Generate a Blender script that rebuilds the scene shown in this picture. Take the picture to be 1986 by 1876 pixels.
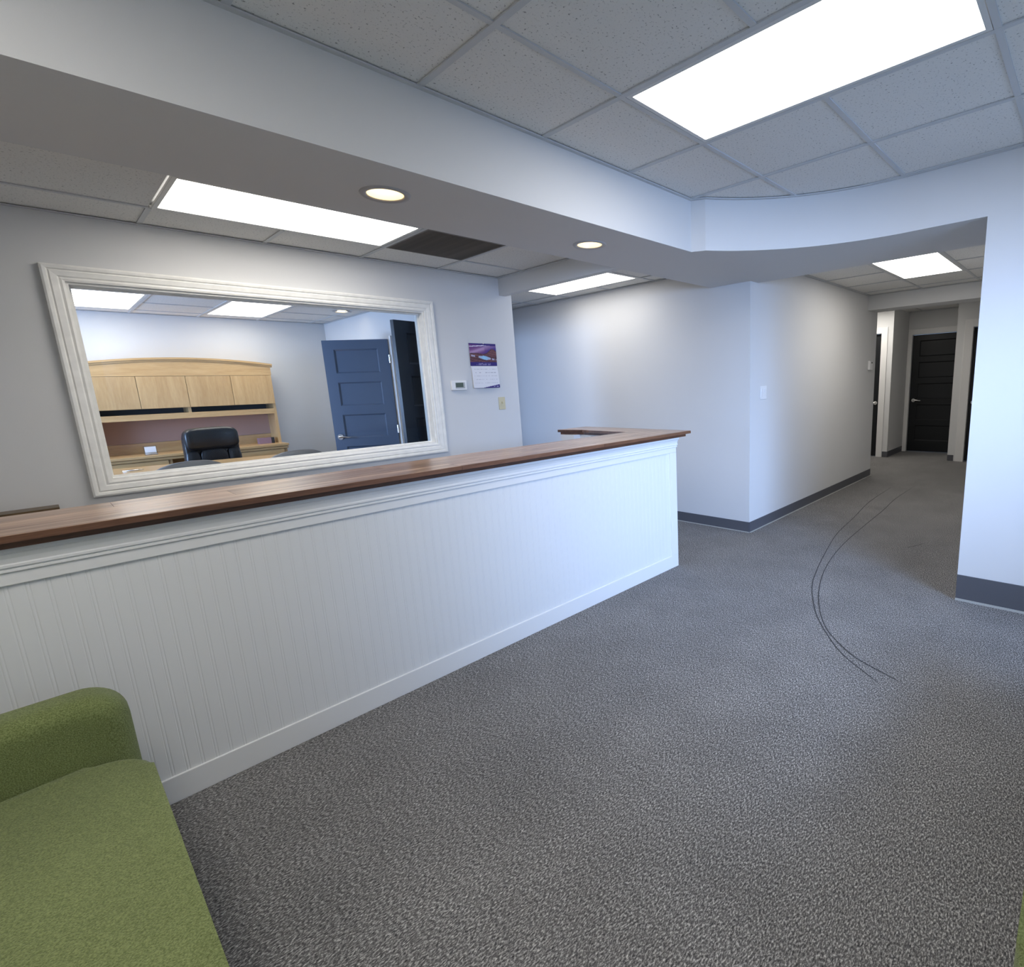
import bpy, bmesh, math, random
from mathutils import Vector, Matrix
from mathutils.geometry import tessellate_polygon
random.seed(7)
for o in list(bpy.data.objects): bpy.data.objects.remove(o)
SC = bpy.context.scene; COL = SC.collection; PI = math.pi

# ------------------------------------------------------------------ camera
W_IMG, H_IMG = 1986, 1876
F, CX, CY = 1012.6875, 1234.819, 942.551
PITCH, ROLL, YAW = -0.190945143, 0.0369065449, 0.853620355
EYE = 1.417
f_ = Vector((math.sin(YAW)*math.cos(PITCH), math.cos(YAW)*math.cos(PITCH), math.sin(PITCH)))
r0 = Vector((math.cos(YAW), -math.sin(YAW), 0)); d0 = f_.cross(r0)
r_ = r0*math.cos(ROLL) + d0*math.sin(ROLL); d_ = f_.cross(r_)
cam = bpy.data.cameras.new('camera'); camo = bpy.data.objects.new('camera', cam); COL.objects.link(camo)
cam.sensor_width = 36; cam.lens = F*36/W_IMG
cam.shift_x = (W_IMG/2-CX)/W_IMG; cam.shift_y = (CY-H_IMG/2)/W_IMG
cam.clip_start = 0.02
M = Matrix.Identity(4)
for i in range(3): M[i][0] = r_[i]; M[i][1] = -d_[i]; M[i][2] = -f_[i]
M[2][3] = EYE
camo.matrix_world = M
SC.camera = camo

# ------------------------------------------------------------------ world, daylight, exposure
wd = bpy.data.worlds.new('world'); SC.world = wd; wd.use_nodes = True
bgn = wd.node_tree.nodes['Background']
bgn.inputs[0].default_value = (0.50, 0.70, 1.0, 1); bgn.inputs[1].default_value = 0.7
SC.view_settings.view_transform = 'Standard'; SC.view_settings.look = 'None'
SC.view_settings.exposure = 0.20; SC.view_settings.gamma = 1; SC.view_settings.use_curve_mapping = False

def area(name, loc, rot, sx, sy, power, col, spread=PI):
    l = bpy.data.lights.new(name, 'AREA'); l.shape = 'RECTANGLE'; l.size = sx; l.size_y = sy
    l.energy = power; l.color = col; l.spread = spread
    o = bpy.data.objects.new(name, l); COL.objects.link(o); o.location = loc; o.rotation_euler = rot
    return o
DAY = (0.40, 0.58, 1.0)
area('daylight_street_window', (1.30, -1.90, 2.05), (PI/2-math.radians(14), 0, -math.radians(30)), 2.0, 1.5, 76, DAY, math.radians(74))
area('daylight_office_window', (-1.75, 6.7, 1.5), (PI/2, 0, -PI/2), 1.9, 1.3, 110, DAY, math.radians(150))
L_DOWN = 9.0

# ------------------------------------------------------------------ materials
def mat(name, col, rough=0.6, metal=0.0, spec=0.5, bump=None, var=None, emit=None, coat=0):
    m = bpy.data.materials.new(name); m.use_nodes = True
    nt = m.node_tree; b = nt.nodes['Principled BSDF']
    b.inputs['Base Color'].default_value = (*col, 1); b.inputs['Roughness'].default_value = rough
    b.inputs['Metallic'].default_value = metal; b.inputs['Specular IOR Level'].default_value = spec
    if coat: b.inputs['Coat Weight'].default_value = coat; b.inputs['Coat Roughness'].default_value = 0.15
    tc = nt.nodes.new('ShaderNodeTexCoord')
    if var:                                             # (scale, amount): faint mottling of the colour
        n = nt.nodes.new('ShaderNodeTexNoise'); n.inputs['Scale'].default_value = var[0]; n.inputs['Detail'].default_value = 3
        r = nt.nodes.new('ShaderNodeValToRGB')
        r.color_ramp.elements[0].position = 0.3; r.color_ramp.elements[1].position = 0.7
        r.color_ramp.elements[0].color = (*[c*(1-var[1]) for c in col], 1)
        r.color_ramp.elements[1].color = (*[min(1, c*(1+var[1])) for c in col], 1)
        nt.links.new(tc.outputs['Object'], n.inputs['Vector']); nt.links.new(n.outputs['Fac'], r.inputs[0])
        nt.links.new(r.outputs[0], b.inputs['Base Color'])
    if bump:                                            # (scale, strength, distance)
        n = nt.nodes.new('ShaderNodeTexNoise'); n.inputs['Scale'].default_value = bump[0]; n.inputs['Detail'].default_value = 4
        bp = nt.nodes.new('ShaderNodeBump'); bp.inputs['Strength'].default_value = bump[1]; bp.inputs['Distance'].default_value = bump[2]
        nt.links.new(tc.outputs['Object'], n.inputs['Vector']); nt.links.new(n.outputs['Fac'], bp.inputs['Height'])
        nt.links.new(bp.outputs[0], b.inputs['Normal'])
    if emit:
        b.inputs['Emission Color'].default_value = (*emit[0], 1); b.inputs['Emission Strength'].default_value = emit[1]
    return m

def wood(name, dark, light, stretch, rough, coat=0.0, rnd=0.25, scale=1.0, knots=True):
    m = bpy.data.materials.new(name); m.use_nodes = True; nt = m.node_tree; b = nt.nodes['Principled BSDF']
    N = nt.nodes.new; L = nt.links.new
    tc = N('ShaderNodeTexCoord'); oi = N('ShaderNodeObjectInfo')
    add = N('ShaderNodeVectorMath'); add.operation = 'ADD'
    mul = N('ShaderNodeVectorMath'); mul.operation = 'SCALE'; mul.inputs['Scale'].default_value = 31.0
    cmb = N('ShaderNodeCombineXYZ')
    for k in range(3): L(oi.outputs['Random'], cmb.inputs[k])
    L(cmb.outputs[0], mul.inputs[0]); L(tc.outputs['Object'], add.inputs[0]); L(mul.outputs[0], add.inputs[1])
    mp = N('ShaderNodeMapping'); mp.inputs['Scale'].default_value = stretch
    L(add.outputs[0], mp.inputs['Vector'])
    n1 = N('ShaderNodeTexNoise'); n1.inputs['Scale'].default_value = 3.0*scale; n1.inputs['Detail'].default_value = 6; n1.inputs['Distortion'].default_value = 0.6
    n2 = N('ShaderNodeTexNoise'); n2.inputs['Scale'].default_value = 22.0*scale; n2.inputs['Detail'].default_value = 4
    L(mp.outputs[0], n1.inputs['Vector']); L(mp.outputs[0], n2.inputs['Vector'])
    mx = N('ShaderNodeMix'); mx.inputs['Factor'].default_value = 0.35
    L(n1.outputs['Fac'], mx.inputs[2]); L(n2.outputs['Fac'], mx.inputs[3])
    r = N('ShaderNodeValToRGB'); r.color_ramp.elements[0].position = 0.33; r.color_ramp.elements[1].position = 0.66
    r.color_ramp.elements[0].color = (*dark, 1); r.color_ramp.elements[1].color = (*light, 1)
    L(mx.outputs[0], r.inputs[0])
    hs = N('ShaderNodeHueSaturation')
    mr = N('ShaderNodeMapRange'); mr.inputs['To Min'].default_value = 1-rnd; mr.inputs['To Max'].default_value = 1+rnd
    L(oi.outputs['Random'], mr.inputs['Value']); L(mr.outputs[0], hs.inputs['Value']); L(r.outputs[0], hs.inputs['Color'])
    L(hs.outputs[0], b.inputs['Base Color'])
    b.inputs['Roughness'].default_value = rough
    if coat: b.inputs['Coat Weight'].default_value = coat; b.inputs['Coat Roughness'].default_value = 0.2
    bp = N('ShaderNodeBump'); bp.inputs['Strength'].default_value = 0.15; bp.inputs['Distance'].default_value = 0.002
    L(n2.outputs['Fac'], bp.inputs['Height']); L(bp.outputs[0], b.inputs['Normal'])
    return m

def carpet():
    m = bpy.data.materials.new('carpet'); m.use_nodes = True; nt = m.node_tree; b = nt.nodes['Principled BSDF']
    N = nt.nodes.new; L = nt.links.new
    tc = N('ShaderNodeTexCoord')
    def noise(rotz, sc, s, det=2):
        mp = N('ShaderNodeMapping'); mp.inputs['Rotation'].default_value = (0, 0, rotz); mp.inputs['Scale'].default_value = sc
        L(tc.outputs['Object'], mp.inputs['Vector'])
        n = N('ShaderNodeTexNoise'); n.inputs['Scale'].default_value = s; n.inputs['Detail'].default_value = det; n.inputs['Roughness'].default_value = 0.7
        L(mp.outputs[0], n.inputs['Vector']); return n
    n1 = noise(0.55, (1, 2.3, 1), 88, 3); n2 = noise(-0.9, (1, 2.0, 1), 130, 3); n3 = noise(0, (1, 1, 1), 2.5, 4)
    mx = N('ShaderNodeMix'); mx.inputs['Factor'].default_value = 0.5; L(n1.outputs['Fac'], mx.inputs[2]); L(n2.outputs['Fac'], mx.inputs[3])
    r = N('ShaderNodeValToRGB'); e = r.color_ramp.elements
    e[0].position = 0.38; e[0].color = (0.034, 0.034, 0.037, 1)
    e[1].position = 0.645; e[1].color = (0.66, 0.64, 0.62, 1)
    a = e.new(0.50); a.color = (0.150, 0.146, 0.145, 1)
    L(mx.outputs[0], r.inputs[0])
    hs = N('ShaderNodeHueSaturation'); mr = N('ShaderNodeMapRange')
    mr.inputs['From Min'].default_value = 0.3; mr.inputs['From Max'].default_value = 0.7
    mr.inputs['To Min'].default_value = 0.88; mr.inputs['To Max'].default_value = 1.12
    L(n3.outputs['Fac'], mr.inputs['Value']); L(mr.outputs[0], hs.inputs['Value']); L(r.outputs[0], hs.inputs['Color'])
    L(hs.outputs[0], b.inputs['Base Color'])
    b.inputs['Roughness'].default_value = 0.95; b.inputs['Specular IOR Level'].default_value = 0.15
    bp = N('ShaderNodeBump'); bp.inputs['Strength'].default_value = 0.6; bp.inputs['Distance'].default_value = 0.006
    L(mx.outputs[0], bp.inputs['Height']); L(bp.outputs[0], b.inputs['Normal'])
    return m

def tile_mat():
    m = bpy.data.materials.new('mineral_fibre'); m.use_nodes = True; nt = m.node_tree; b = nt.nodes['Principled BSDF']
    N = nt.nodes.new; L = nt.links.new
    tc = N('ShaderNodeTexCoord')
    n = N('ShaderNodeTexNoise'); n.inputs['Scale'].default_value = 95; n.inputs['Detail'].default_value = 3; n.inputs['Roughness'].default_value = 0.65
    L(tc.outputs['Object'], n.inputs['Vector'])
    r = N('ShaderNodeValToRGB'); e = r.color_ramp.elements
    e[0].position = 0.32; e[0].color = (0.30, 0.295, 0.285, 1); e[1].position = 0.40; e[1].color = (0.76, 0.75, 0.725, 1)
    L(n.outputs['Fac'], r.inputs[0]); L(r.outputs[0], b.inputs['Base Color'])
    bp = N('ShaderNodeBump'); bp.inputs['Strength'].default_value = 0.5; bp.inputs['Distance'].default_value = 0.004
    L(n.outputs['Fac'], bp.inputs['Height']); L(bp.outputs[0], b.inputs['Normal'])
    b.inputs['Roughness'].default_value = 0.95; b.inputs['Specular IOR Level'].default_value = 0.1
    return m

def glass_mat(name, tint=(1, 1, 1), ior=1.5):
    m = bpy.data.materials.new(name); m.use_nodes = True; nt = m.node_tree; nt.nodes.remove(nt.nodes['Principled BSDF'])
    N = nt.nodes.new; L = nt.links.new
    t = N('ShaderNodeBsdfTransparent'); t.inputs[0].default_value = (*tint, 1)
    g = N('ShaderNodeBsdfGlossy'); g.inputs['Roughness'].default_value = 0.0
    fr = N('ShaderNodeFresnel'); fr.inputs['IOR'].default_value = ior
    mx = N('ShaderNodeMixShader'); L(fr.outputs[0], mx.inputs[0]); L(t.outputs[0], mx.inputs[1]); L(g.outputs[0], mx.inputs[2])
    L(mx.outputs[0], nt.nodes['Material Output'].inputs[0])
    return m

def vcol_mat(name, rough=0.4):
    m = bpy.data.materials.new(name); m.use_nodes = True; nt = m.node_tree; b = nt.nodes['Principled BSDF']
    a = nt.nodes.new('ShaderNodeVertexColor'); a.layer_name = 'print'
    nt.links.new(a.outputs[0], b.inputs['Base Color']); b.inputs['Roughness'].default_value = rough
    return m

PAINT = mat('wall_paint', (0.66, 0.66, 0.66), 0.75, spec=0.25, bump=(260, 0.10, 0.0015), var=(1.3, 0.015))
WHITE = mat('white_satin_paint', (0.80, 0.80, 0.80), 0.38, bump=(60, 0.04, 0.001))
BEAD = mat('white_beadboard_paint', (0.78, 0.785, 0.79), 0.35, bump=(40, 0.03, 0.001))
CASE = mat('whitewashed_casing', (0.82, 0.81, 0.775), 0.45, bump=(30, 0.08, 0.001), var=(18, 0.05))
DOORWHITE = mat('white_door_casing', (0.74, 0.73, 0.72), 0.5)
RUBBER = mat('grey_rubber_base', (0.090, 0.092, 0.105), 0.45, bump=(30, 0.05, 0.001))
TOE = mat('pale_glue_line', (0.42, 0.42, 0.40), 0.6)
TILE = tile_mat()
BAR = mat('grid_enamel', (0.55, 0.56, 0.57), 0.5)
SLAB = mat('ceiling_deck', (0.3, 0.3, 0.3), 0.9)
CARPET = carpet()
SCUFF = mat('worn_carpet_line', (0.040, 0.040, 0.043), 0.95)
def panel_mat(s): return mat('lit_diffuser', (0.9, 0.9, 0.9), 0.5, emit=((1.0, 0.955, 0.88), s))
FIXT = mat('fixture_enamel', (0.66, 0.66, 0.65), 0.4)
BULB = mat('lit_bulb', (0.9, 0.9, 0.8), 0.5, emit=((1.0, 0.86, 0.64), L_DOWN))
CUP = mat('downlight_reflector', (0.88, 0.76, 0.54), 0.35, metal=0.2)
RING = mat('downlight_ring', (0.40, 0.39, 0.39), 0.4)
GRILLE = mat('dusty_grille', (0.17, 0.155, 0.14), 0.7, bump=(50, 0.2, 0.002), var=(9, 0.25))
GLASS = glass_mat('window_glass', (0.97, 0.985, 0.98), 1.2)
ACRYL = glass_mat('clear_acrylic', (0.86, 0.88, 0.9))
TOPX = wood('stained_pine_long', (0.15, 0.072, 0.038), (0.62, 0.41, 0.28), (0.55, 9, 9), 0.33, 0.5, 0.22)
TOPY = wood('stained_pine_cross', (0.15, 0.072, 0.038), (0.62, 0.41, 0.28), (9, 0.55, 9), 0.33, 0.5, 0.22)
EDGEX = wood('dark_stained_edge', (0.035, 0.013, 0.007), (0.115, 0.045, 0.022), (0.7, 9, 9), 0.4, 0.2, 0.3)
NOSE = wood('dark_brown_nosing', (0.060, 0.026, 0.014), (0.20, 0.092, 0.050), (0.7, 9, 9), 0.4, 0.2, 0.3)
MAPLE = wood('maple_veneer', (0.50, 0.300, 0.125), (0.64, 0.42, 0.20), (7, 7, 0.7), 0.35, 0.25, 0.06)
MAPLEX = wood('maple_veneer_long', (0.50, 0.300, 0.125), (0.64, 0.42, 0.20), (0.7, 7, 7), 0.35, 0.25, 0.06)
TACK = mat('pinkish_tackboard', (0.44, 0.29, 0.24), 0.85, bump=(200, 0.2, 0.001))
DARKGAP = mat('dark_shelf_back', (0.05, 0.045, 0.055), 0.7)
OLIVEWOOD = wood('dark_oak', (0.050, 0.028, 0.008), (0.13, 0.075, 0.025), (0.7, 7, 7), 0.4, 0.2, 0.1)
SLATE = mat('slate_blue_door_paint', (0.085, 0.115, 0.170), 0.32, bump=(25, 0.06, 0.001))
SHADESLATE = mat('shaded_slate_door_paint', (0.020, 0.025, 0.034), 0.32, bump=(25, 0.06, 0.001))  # same slate paint, darkened: shade of the unlit leaf put into the colour
BLACKDOOR = mat('black_door_paint', (0.006, 0.007, 0.009), 0.40, spec=0.35, bump=(25, 0.06, 0.001))
NICKEL = mat('brushed_nickel', (0.72, 0.71, 0.69), 0.25, metal=1.0)
LEATHER = mat('black_leather', (0.012, 0.014, 0.018), 0.33, bump=(55, 0.25, 0.004))
CHAIRGREY = mat('grey_vinyl', (0.25, 0.235, 0.225), 0.4, bump=(120, 0.12, 0.001))
BLACKPL = mat('black_plastic', (0.02, 0.02, 0.022), 0.4)
WHITEPL = mat('white_plastic', (0.80, 0.80, 0.80), 0.35)
IVORY = mat('ivory_plastic', (0.62, 0.56, 0.38), 0.4)
LCD = mat('lcd_screen', (0.10, 0.13, 0.11), 0.2)
LCDRIM = mat('lcd_rim', (0.42, 0.43, 0.42), 0.4)
PAPER = mat('paper', (0.80, 0.80, 0.82), 0.7)
PRINT = vcol_mat('calendar_print')
MAUVE = mat('mauve_card', (0.26, 0.16, 0.19), 0.5)

def fabric():
    m = bpy.data.materials.new('green_boucle'); m.use_nodes = True; nt = m.node_tree; b = nt.nodes['Principled BSDF']
    N = nt.nodes.new; L = nt.links.new
    tc = N('ShaderNodeTexCoord')
    n = N('ShaderNodeTexNoise'); n.inputs['Scale'].default_value = 330; n.inputs['Detail'].default_value = 3
    n2 = N('ShaderNodeTexNoise'); n2.inputs['Scale'].default_value = 6; n2.inputs['Detail'].default_value = 3
    L(tc.outputs['Object'], n.inputs['Vector']); L(tc.outputs['Object'], n2.inputs['Vector'])
    r = N('ShaderNodeValToRGB'); e = r.color_ramp.elements
    e[0].position = 0.3; e[0].color = (0.095, 0.118, 0.036, 1); e[1].position = 0.72; e[1].color = (0.250, 0.295, 0.118, 1)
    L(n.outputs['Fac'], r.inputs[0])
    hs = N('ShaderNodeHueSaturation'); mr = N('ShaderNodeMapRange'); mr.inputs['To Min'].default_value = 0.85; mr.inputs['To Max'].default_value = 1.15
    L(n2.outputs['Fac'], mr.inputs['Value']); L(mr.outputs[0], hs.inputs['Value']); L(r.outputs[0], hs.inputs['Color'])
    L(hs.outputs[0], b.inputs['Base Color'])
    bp = N('ShaderNodeBump'); bp.inputs['Strength'].default_value = 0.7; bp.inputs['Distance'].default_value = 0.004
    L(n.outputs['Fac'], bp.inputs['Height']); L(bp.outputs[0], b.inputs['Normal'])
    b.inputs['Roughness'].default_value = 0.9; b.inputs['Specular IOR Level'].default_value = 0.15
    b.inputs['Sheen Weight'].default_value = 0.15
    return m
GREEN = fabric()

# ------------------------------------------------------------------ helpers
def WM(o):
    return (WM(o.parent) @ o.matrix_parent_inverse @ o.matrix_basis) if o.parent else o.matrix_basis.copy()
def link(name, me, m=None, parent=None, local=False):
    o = bpy.data.objects.new(name, me); COL.objects.link(o)
    if m is not None and me is not None and not me.materials: me.materials.append(m)
    if parent is not None:
        o.parent = parent
        if not local: o.matrix_parent_inverse = WM(parent).inverted()
    return o
def fin(bm, smooth=False, angle=None):
    bmesh.ops.recalc_face_normals(bm, faces=bm.faces)
    me = bpy.data.meshes.new('m'); bm.to_mesh(me); bm.free()
    if smooth:
        for p in me.polygons: p.use_smooth = True
        if angle: me.set_sharp_from_angle(angle=angle)
    return me
def obj(name, bm, m, parent=None, smooth=False, local=False, angle=None):
    return link(name, fin(bm, smooth, angle), m, parent, local)
def box(bm, x0, x1, y0, y1, z0, z1, bev=0, seg=2):
    r = bmesh.ops.create_cube(bm, size=1)
    vs = r['verts']
    for v in vs:
        v.co = Vector((x0+(v.co.x+.5)*(x1-x0), y0+(v.co.y+.5)*(y1-y0), z0+(v.co.z+.5)*(z1-z0)))
    if bev:
        es = list({e for v in vs for e in v.link_edges})
        bmesh.ops.bevel(bm, geom=es, offset=bev, segments=seg, profile=0.6, affect='EDGES')
    return bm
def bx(*a, **k): return box(bmesh.new(), *a, **k)
def cyl(bm, c, r, h, axis='Z', n=24, r2=None):
    Mx = Matrix.Translation(c)
    if axis == 'X': Mx = Mx @ Matrix.Rotation(PI/2, 4, 'Y')
    if axis == 'Y': Mx = Mx @ Matrix.Rotation(PI/2, 4, 'X')
    bmesh.ops.create_cone(bm, cap_ends=True, segments=n, radius1=r, radius2=r if r2 is None else r2, depth=h, matrix=Mx)
    return bm
def lathe(bm, prof, c=(0, 0, 0), n=32, close=False):
    rings = []
    for (r, z) in prof:
        rings.append([bm.verts.new((c[0]+r*math.cos(2*PI*i/n), c[1]+r*math.sin(2*PI*i/n), c[2]+z)) for i in range(n)])
    for a, b in zip(rings[:-1], rings[1:]):
        for i in range(n): bm.faces.new((a[i], a[(i+1) % n], b[(i+1) % n], b[i]))
    return bm
def prism(bm, poly, z0, z1):
    lo = [bm.verts.new((x, y, z0)) for x, y in poly]; hi = [bm.verts.new((x, y, z1)) for x, y in poly]
    n = len(poly)
    for i in range(n): bm.faces.new((lo[i], lo[(i+1) % n], hi[(i+1) % n], hi[i]))
    for ring, flip in ((lo, True), (hi, False)):
        for t in tessellate_polygon([[v.co for v in ring]]):
            try: bm.faces.new([ring[k] for k in t])
            except ValueError: pass
    return bm
def tube(bm, pts, r, n=10):
    rings = []
    pts = [Vector(p) for p in pts]
    for i, p in enumerate(pts):
        t = (pts[min(i+1, len(pts)-1)]-pts[max(i-1, 0)]).normalized()
        up = Vector((0, 0, 1)) if abs(t.z) < .9 else Vector((1, 0, 0))
        u = t.cross(up).normalized(); v = t.cross(u)
        rr = r[i] if isinstance(r, (list, tuple)) else r
        rings.append([bm.verts.new(p+(u*math.cos(2*PI*k/n)+v*math.sin(2*PI*k/n))*rr) for k in range(n)])
    for a, b in zip(rings[:-1], rings[1:]):
        for k in range(n): bm.faces.new((a[k], a[(k+1) % n], b[(k+1) % n], b[k]))
    bm.faces.new(rings[0]); bm.faces.new(rings[-1])
    return bm
def superell(bm, c, s, e1=0.45, e2=0.45, nu=28, nv=16, fn=None):
    """a soft cushion block: superellipsoid of half sizes s"""
    def p(a, e): return math.copysign(abs(a)**e, a)
    rows = []
    for j in range(nv+1):
        v = -PI/2+PI*j/nv
        row = []
        for i in range(nu):
            u = 2*PI*i/nu
            q = Vector((s[0]*p(math.cos(v), e1)*p(math.cos(u), e2), s[1]*p(math.cos(v), e1)*p(math.sin(u), e2), s[2]*p(math.sin(v), e1)))
            if fn: q = fn(q)
            row.append(bm.verts.new(q+Vector(c)))
        rows.append(row)
    for a, b in zip(rows[:-1], rows[1:]):
        for i in range(nu): bm.faces.new((a[i], a[(i+1) % nu], b[(i+1) % nu], b[i]))
    bmesh.ops.remove_doubles(bm, verts=bm.verts, dist=1e-5)
    return bm
def thing(name, label, cat, loc=(0, 0, 0), rz=0, group=None):
    o = bpy.data.objects.new(name, None); COL.objects.link(o); o.location = loc; o.rotation_euler = (0, 0, rz)
    o.empty_display_size = 0.1
    o['label'] = label; o['category'] = cat
    if group: o['group'] = group
    return o
def tag(o, label, cat, group=None):
    o['label'] = label; o['category'] = cat
    if group: o['group'] = group
    return o
def struct(name, bm, m, smooth=False, angle=None):
    o = obj(name, bm, m, None, smooth, angle=angle); o['kind'] = 'structure'; return o
def copy_tree(o, parent=None):
    c = o.copy(); COL.objects.link(c)
    if parent is not None: c.parent = parent
    for ch in list(o.children): copy_tree(ch, c)
    return c

# ------------------------------------------------------------------ room sizes (metres)
XL, YF = -0.86, -1.0             # left wall, street wall behind the camera
ZC, ZB, ZK, ZO, ZFAR = 2.58, 2.42, 2.45, 2.42, 2.52   # reception, back, corridor, office, far ceilings
ZS = 2.267                       # underside of the soffit
YBEAM, YSB = 2.105, 2.755        # soffit front and back
YW = 4.24                        # inner window wall
XW, YK = 4.30, 2.352             # passage wall and corridor wall
XR, YR = 3.672, 0.54             # right wall face and its end
XE = 7.867                       # end of corridor wall
YOB = 8.36                       # office back wall
XS0, XS1 = 2.97, 3.165           # wall between office and passage
XOL = -1.5

# ------------------------------------------------------------------ floor
floor = struct('floor', bx(-1.7, 11.6, -1.3, 8.7, -0.10, 0.0), CARPET)
def ribbon(pts, w):
    bm = bmesh.new(); a = []
    for i, p in enumerate(pts):
        p = Vector((*p, 0)); q0 = Vector((*pts[max(i-1, 0)], 0)); q1 = Vector((*pts[min(i+1, len(pts)-1)], 0))
        t = (q1-q0).normalized(); n = Vector((-t.y, t.x, 0))
        ww = w*(0.35+0.65*min(1, i/3, (len(pts)-1-i)/3))
        a.append((bm.verts.new(p+n*ww/2+Vector((0, 0, .0012))), bm.verts.new(p-n*ww/2+Vector((0, 0, .0012)))))
    for (a0, a1), (b0, b1) in zip(a[:-1], a[1:]): bm.faces.new((a0, a1, b1, b0))
    return bm
def smoothline(p, n=6):
    out = []
    for i in range(len(p)-1):
        P = [Vector(p[max(i-1, 0)]), Vector(p[i]), Vector(p[i+1]), Vector(p[min(i+2, len(p)-1)])]
        for k in range(n):
            t = k/n
            out.append(tuple(0.5*((2*P[1])+(-P[0]+P[2])*t+(2*P[0]-5*P[1]+4*P[2]-P[3])*t*t+(-P[0]+3*P[1]-3*P[2]+P[3])*t**3)))
    out.append(tuple(p[-1])); return out
LA = [(7.116, 1.855), (6.178, 1.83), (5.357, 1.737), (4.724, 1.671), (4.209, 1.57), (3.688, 1.448), (3.363, 1.351), (3.066, 1.216), (2.889, 1.116), (2.688, .969), (2.558, .851), (2.478, .743), (2.40, .631)]
LB = [(7.244, 1.635), (6.436, 1.631), (5.826, 1.586), (5.045, 1.55), (4.471, 1.515), (4.01, 1.458), (3.624, 1.378), (3.289, 1.274), (3.023, 1.161), (2.812, 1.042), (2.668, .913), (2.568, .788), (2.51, .656), (2.465, .546)]
for ln in (LA, LB): obj('scuff_mark', ribbon(smoothline(ln), 0.0065), SCUFF, floor)
obj('scuff_mark', ribbon([(4.62, 1.05), (4.68, 1.02), (4.75, .99), (4.82, .97)], 0.012), SCUFF, floor)

# ------------------------------------------------------------------ walls
def wall_box(name, *a): return struct(name, bx(*a), PAINT)
TOPM = ZC+0.035
wall_box('wall_left', XL-0.12, XL, YF-0.12, YW, 0, TOPM)
# street wall with a wide window opening (behind the camera; the daylight comes through it)
wx0, wx1, wz0, wz1 = 0.70, 3.35, 0.55, 2.25
bm = bmesh.new()
box(bm, XL, wx0, YF-.12, YF, 0, TOPM); box(bm, wx1, XR+.12, YF-.12, YF, 0, TOPM)
box(bm, wx0, wx1, YF-.12, YF, 0, wz0); box(bm, wx0, wx1, YF-.12, YF, wz1, TOPM)
struct('wall_front', bm, PAINT)
bm = bmesh.new()
for (a, b, c, d) in ((wx0, wx0+.05, wz0, wz1), (wx1-.05, wx1, wz0, wz1), (wx0+.05, wx1-.05, wz0, wz0+.05), (wx0+.05, wx1-.05, wz1-.05, wz1), (2.0, 2.04, wz0+.05, wz1-.05)):
    box(bm, a, b, YF-.09, YF-.03, c, d)
w2 = struct('window_2', bm, DOORWHITE)
obj('pane', bx(wx0+.05, 2.0, YF-.063, YF-.057, wz0+.05, wz1-.05), GLASS, w2)
obj('pane', bx(2.04, wx1-.05, YF-.063, YF-.057, wz0+.05, wz1-.05), GLASS, w2)
wr = wall_box('wall_right', XR, XR+.13, YF, YR, 0, TOPM)
wall_box('wall_corridor_right', XR+.13, 9.8, YR-.13, YR, 0, ZFAR+.03)
wall_box('wall_passage', XW, XW+.12, YK, 8.5, 0, ZK+.03)
wc = wall_box('wall_corridor', XW+.12, XE, YK, YK+.12, 0, ZK+.03)
wall_box('wall_corridor_end', XE-.12, XE, YK+.12, 5.0, 0, ZFAR+.03)
wall_box('wall_lobby', XE, 9.8, 4.9, 5.02, 0, ZFAR+.03)
# back wall with the interior window
ox0, ox1, oz0, oz1 = 0.250, 2.275, 0.980, 2.078
YW1 = YW+0.13
bm = bmesh.new()
box(bm, XL-.12, ox0, YW, YW1, 0, ZB+.03); box(bm, ox1, XS1, YW, YW1, 0, ZB+.03)
box(bm, ox0, ox1, YW, YW1, 0, oz0); box(bm, ox0, ox1, YW, YW1, oz1, ZB+.03)
bmesh.ops.remove_doubles(bm, verts=bm.verts, dist=1e-5)
struct('wall_back', bm, PAINT)
# office shell
dy0, dy1, dz = 4.66, 6.16, 2.045        # double doorway in the side wall
bm = bmesh.new()
box(bm, XS0, XS1, YW1, dy0, 0, ZO+.03); box(bm, XS0, XS1, dy1, YOB, 0, ZO+.03); box(bm, XS0, XS1, dy0, dy1, dz, ZO+.03)
struct('wall_office_side', bm, PAINT)
wall_box('wall_office_back', XOL, XS1, YOB, YOB+.12, 0, ZO+.03)
bm = bmesh.new(); ly0, ly1, lz0, lz1 = 5.7, 7.7, 0.8, 2.15
box(bm, XOL-.12, XOL, YW1, ly0, 0, ZO+.03); box(bm, XOL-.12, XOL, ly1, YOB+.12, 0, ZO+.03)
box(bm, XOL-.12, XOL, ly0, ly1, 0, lz0); box(bm, XOL-.12, XOL, ly0, ly1, lz1, ZO+.03)
struct('wall_office_left', bm, PAINT)
bm = bmesh.new()
for (a, b, c, d) in ((ly0, ly0+.05, lz0, lz1), (ly1-.05, ly1, lz0, lz1), (ly0+.05, ly1-.05, lz0, lz0+.05), (ly0+.05, ly1-.05, lz1-.05, lz1)):
    box(bm, XOL-.09, XOL-.03, a, b, c, d)
w3 = struct('window_3', bm, DOORWHITE)
obj('pane', bx(XOL-.063, XOL-.057, ly0+.05, ly1-.05, lz0+.05, lz1-.05), GLASS, w3)
wall_box('wall_office_front', XOL-.12, XL-.12, YW, YW1, 0, ZO+.03)
wall_box('wall_passage_end', XS1, XW+.12, 8.5, 8.62, 0, ZB+.03)
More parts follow.
